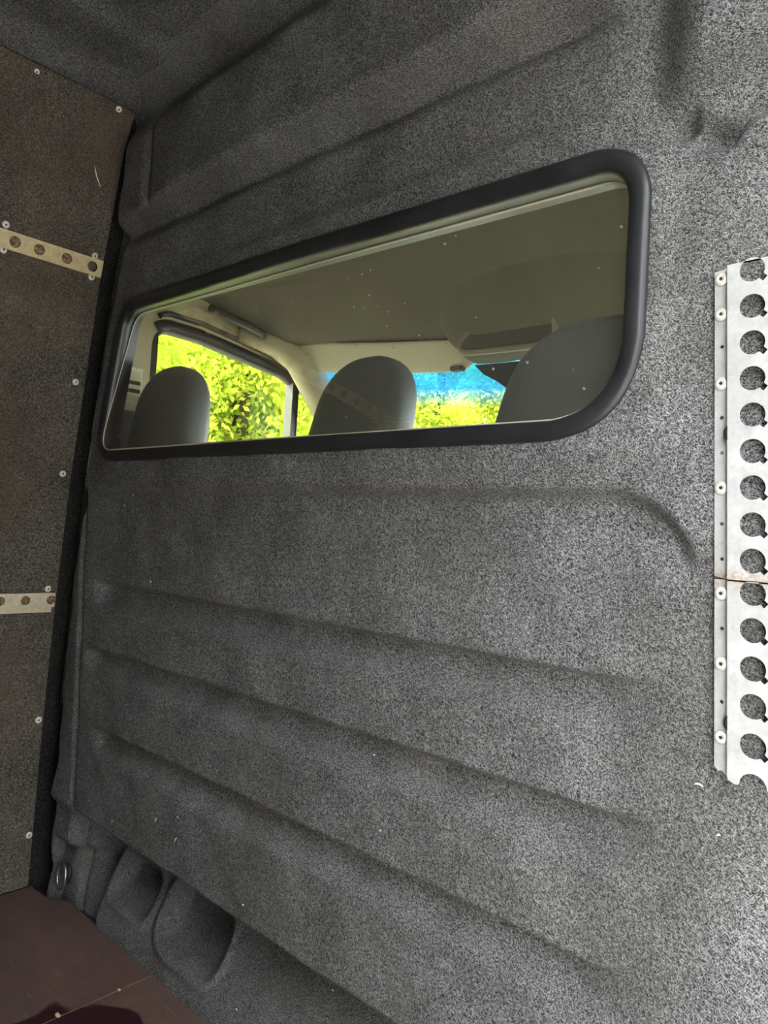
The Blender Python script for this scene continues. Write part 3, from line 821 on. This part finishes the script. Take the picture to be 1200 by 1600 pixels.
# seats
def seat(label, cx, yb, w, ztop, tilt=.06, lean=0.0, hw=.235, sh=0.0):
    root = empty('van_seat', (cx, yb + .22, -.03)); O = root.location; tag(root, label, 'seat', 'cab seats')
    # headrest, its rear face towards the bulkhead
    rings = []; z0 = 1.02; H = ztop - z0
    for t in (0, .05, .12, .25, .4, .55, .68, .78, .86, .92, .96, .985, 1.0):
        z = z0 + H * t
        k = 1 - .20 * t ** 2.2
        dome = math.sqrt(max(0, 1 - max(0, (t - .62) / .38) ** 2.6)) if t < 1 else .04
        foot = .75 + .25 * min(1, t / .12) ** .5
        rings.append(superring(lean * t, tilt * t, z - O.z, w / 2 * k * (dome * .82 + .18 * (dome > .05)) * foot if t < 1 else w * .12, (.058 - .012 * t) * (.35 + .65 * dome) * foot, 3.4, 44))
    hr = loft('headrest', [[(p[0], p[1] + yb + .06 - O.y, p[2]) for p in r] for r in rings])
    h = link('headrest', hr, LEATHER, root); h['label'] = 'black grained leather headrest'
    for s in (-1, 1):
        link('post', tube('post', [(s * .06, yb + .06 - O.y, .93 - O.z), (s * .06, yb + .06 - O.y, 1.04 - O.z)], .007, 8), CHROME, root)
    rings = []
    for t in (0, .04, .1, .3, .5, .7, .85, .93, .97, 1.0):
        z = .42 + .55 * t; k = (.55 + .45 * min(1, (1 - t) / .12) ** .5)
        rings.append(superring(sh, .13 - .07 * t + yb - O.y + .02, z - O.z, (hw + .01 * math.sin(t * 3)) * k, .07 * (.5 + .5 * k), 4, 40))
    link('backrest', loft('backrest', rings), LEATHER, root)
    link('cushion', box_me('cushion', (-hw, .0, .34), (hw, .48, .52), .05, 4, True), LEATHER, root, (sh, yb + .12 - O.y, 0))
    link('base', box_me('base', (-.16, .05, 0), (.16, .40, .34), .02, 2), DASH, root, (sh, yb + .12 - O.y, 0))
    return root
seat('leftmost cab seat with narrow black headrest against the side window', -1.632, .045, .275, 1.315, .03, 0.0, .185, .035)
seat('middle cab seat with tall rounded black headrest', -1.098, .165, .27, 1.307, .05, .01)
seat('rightmost cab seat with wide grained black headrest behind the window corner', -.562, .135, .33, 1.298, .04, .02)

# ------------------------------------------------------------------ lint and crumbs
def lint(px, py, r=.0012, ln=.006, ang=0.0, mat=LINT, name='lint_fleck', label='tiny pale lint fleck caught in the bulkhead felt', group='lint flecks in the bulkhead felt'):
    d = _R @ np.array([px - 600, py - 800, F]); y = 0.0
    for _ in range(12):
        t = (y - CAM[1]) / d[1]; p = CAM + t * d; y = -hb(p[0], p[2])
    c, s = math.cos(ang), math.sin(ang)
    pts = [(ln * (k - 1.5) / 3 * c, -.0008, ln * (k - 1.5) / 3 * s + .15 * ln * (1 if k in (1, 2) else 0)) for k in range(4)]
    o = link(name, tube(name, pts, [r * .6, r, r, r * .5], 6), mat, None, tuple(p))
    tag(o, label, 'lint', group)
for px, py, ln, a, lab in (
        (275, 1312, .012, .8, 'curled white lint shred just above the foot ridge, lower left bulkhead'),
        (244, 1281, .010, 1.0, 'thin crooked lint thread up and left of the curled shred'),
        (595, 1298, .004, .6, 'pale yellow speck on the lowest swage near mid bulkhead'),
        (380, 1414, .005, 0, 'bright white speck sitting right on the foot ridge'),
        (278, 1277, .004, 0, 'small round lint dot right above the curled shred'),
        (176, 1283, .004, 1, 'leftmost small lint dot above the foot ridge'),
        (236, 909, .005, 1.2, 'lone pale fleck at the left end of the top swage'),
        (585, 1180, .004, 0, 'lone pale fleck on the middle swage near mid bulkhead'),
        (520, 1547, .005, -.5, 'short white fleck below the foot ridge near the bottom edge'),
        (1092, 1227, .010, 0, 'white lint strand just left of the ragged rail end'),
        (208, 774, .004, .5, 'tiny fleck close under the left end of the window'),
        (195, 790, .005, -.4, 'second tiny fleck under the left end of the window, lower one'),
        (370, 1577, .004, 0, 'tiny fleck by the floor edge at the bottom of the bulkhead'),
        (1123, 1305, .004, .4, 'cream speck on the felt below the ragged rail end'),
        (158, 1160, .009, .9, 'pale lint thread beside the left end of the lowest swage')):
    lint(px, py, .0011, ln, a, label=lab)
for px, py, ln, lab in ((186, 1548, .010, 'smaller pale wood crumb on the floor seam'), (90, 1588, .016, 'larger pale wood crumb on the floor seam at the bottom edge')):
    d = _R @ np.array([px - 600, py - 800, F]); t = (FLOOR_Z - CAM[2]) / d[2]; p = CAM + t * d
    bm = bmesh.new(); bmesh.ops.create_icosphere(bm, subdivisions=1, radius=1)
    for v in bm.verts: v.co = Vector((v.co.x * ln * .5, v.co.y * ln * .28, .002 + v.co.z * .002)) * (1 + .2 * random.random())
    tag(link('wood_crumb', from_bm('wood_crumb', bm), WOODCHIP, None, (p[0], p[1], p[2])), lab, 'crumb', 'crumbs on the floor seam')

# ------------------------------------------------------------------ outside
GZ = -.72
tag(link('floor_outside', box_me('floor_outside', (-60, -60, GZ - .2), (60, 60, GZ)), GRAVEL), 'pale yard ground outside the van', kind='structure')
def foliage(seed, n, rx, rz, zc):
    g = np.random.default_rng(seed); blobs = g.normal(size=(34, 3)) * np.array([rx * .55, rx * .55, rz * .5]) + np.array([0, 0, zc])
    c = blobs[g.integers(0, 34, n)] + g.normal(size=(n, 3)) * .30 * rx * .5
    a = g.normal(size=(n, 3)); a /= np.linalg.norm(a, axis=1)[:, None]
    b = np.cross(a, g.normal(size=(n, 3))); b /= np.linalg.norm(b, axis=1)[:, None]
    L = g.uniform(.024, .048, n)[:, None]; W = L * .5
    V = np.stack([c - a * L, c + b * W, c + a * L, c - b * W], 1).reshape(-1, 3)
    q = np.arange(4 * n, dtype=np.int32)
    me = bpy.data.meshes.new('foliage'); me.vertices.add(4 * n); me.vertices.foreach_set('co', V.ravel())
    me.loops.add(4 * n); me.loops.foreach_set('vertex_index', q); me.polygons.add(n)
    me.polygons.foreach_set('loop_start', np.arange(0, 4 * n, 4, dtype=np.int32)); me.update(); me.validate()
    me.materials.append(LEAF); return me
FOL = [foliage(k, 60000, 1.25, 2.8, 3.0) for k in range(3)]
TRK = tube('trunk', [(0, 0, 0), (.05, .03, 1.2), (-.03, .06, 2.4), (.06, 0, 3.8), (0, .05, 5.0)], [.14, .11, .09, .06, .02], 9)
def tree(x, y, k, rot, s, label, group):
    root = empty('tree', (x, y, GZ), (0, 0, rot)); root.scale = (s, s, s)
    link('trunk', TRK, BARK, root)
    o = bpy.data.objects.new('foliage', FOL[k]); COL.objects.link(o); o.parent = root
    tag(root, label, 'tree', group)
for i, (x, y) in enumerate(((-5.6, .2), (-6.0, 2.2), (-6.6, 4.0), (-7.6, 1.4), (-7.8, 3.4), (-9.6, 2.6))):
    tree(x, y, i % 3, i * 1.3, 1 + .07 * (i % 3), 'sunlit spring green tree seen through the left cab door window', 'trees beyond the cab door window')
for i, (x, y) in enumerate(((-8.2, 6.2), (-6.6, 7.4), (-5.2, 8.4), (-3.4, 8.8), (-7.6, 9.4), (-9.8, 8.2))):
    tree(x, y, (i + 1) % 3, i * 2.1 + .4, .95 + .06 * (i % 3), 'bright green tree seen ahead through the windscreen', 'trees ahead of the windscreen')
BLOCKER_LEAF = leafmat('light_blocker_leaves', (.030, .036, .026), (.060, .066, .048))  # dark trees added out of view to keep low light off the left side
FOLD = FOL[0].copy(); FOLD.materials.clear(); FOLD.materials.append(BLOCKER_LEAF)
for i, (x, y) in enumerate(((5.2, -3.6), (5.6, -1.2), (5.3, 1.2), (5.8, 3.6), (5.4, -6.0))):
    root = empty('tree', (x, y, GZ), (0, 0, i * 1.7)); link('trunk', TRK, BARK, root); link('foliage', FOLD, None, root)
    tag(root, 'added light-blocking dark tree, unseen outside the open sliding door', 'tree', 'added light-blocking trees outside the sliding door')
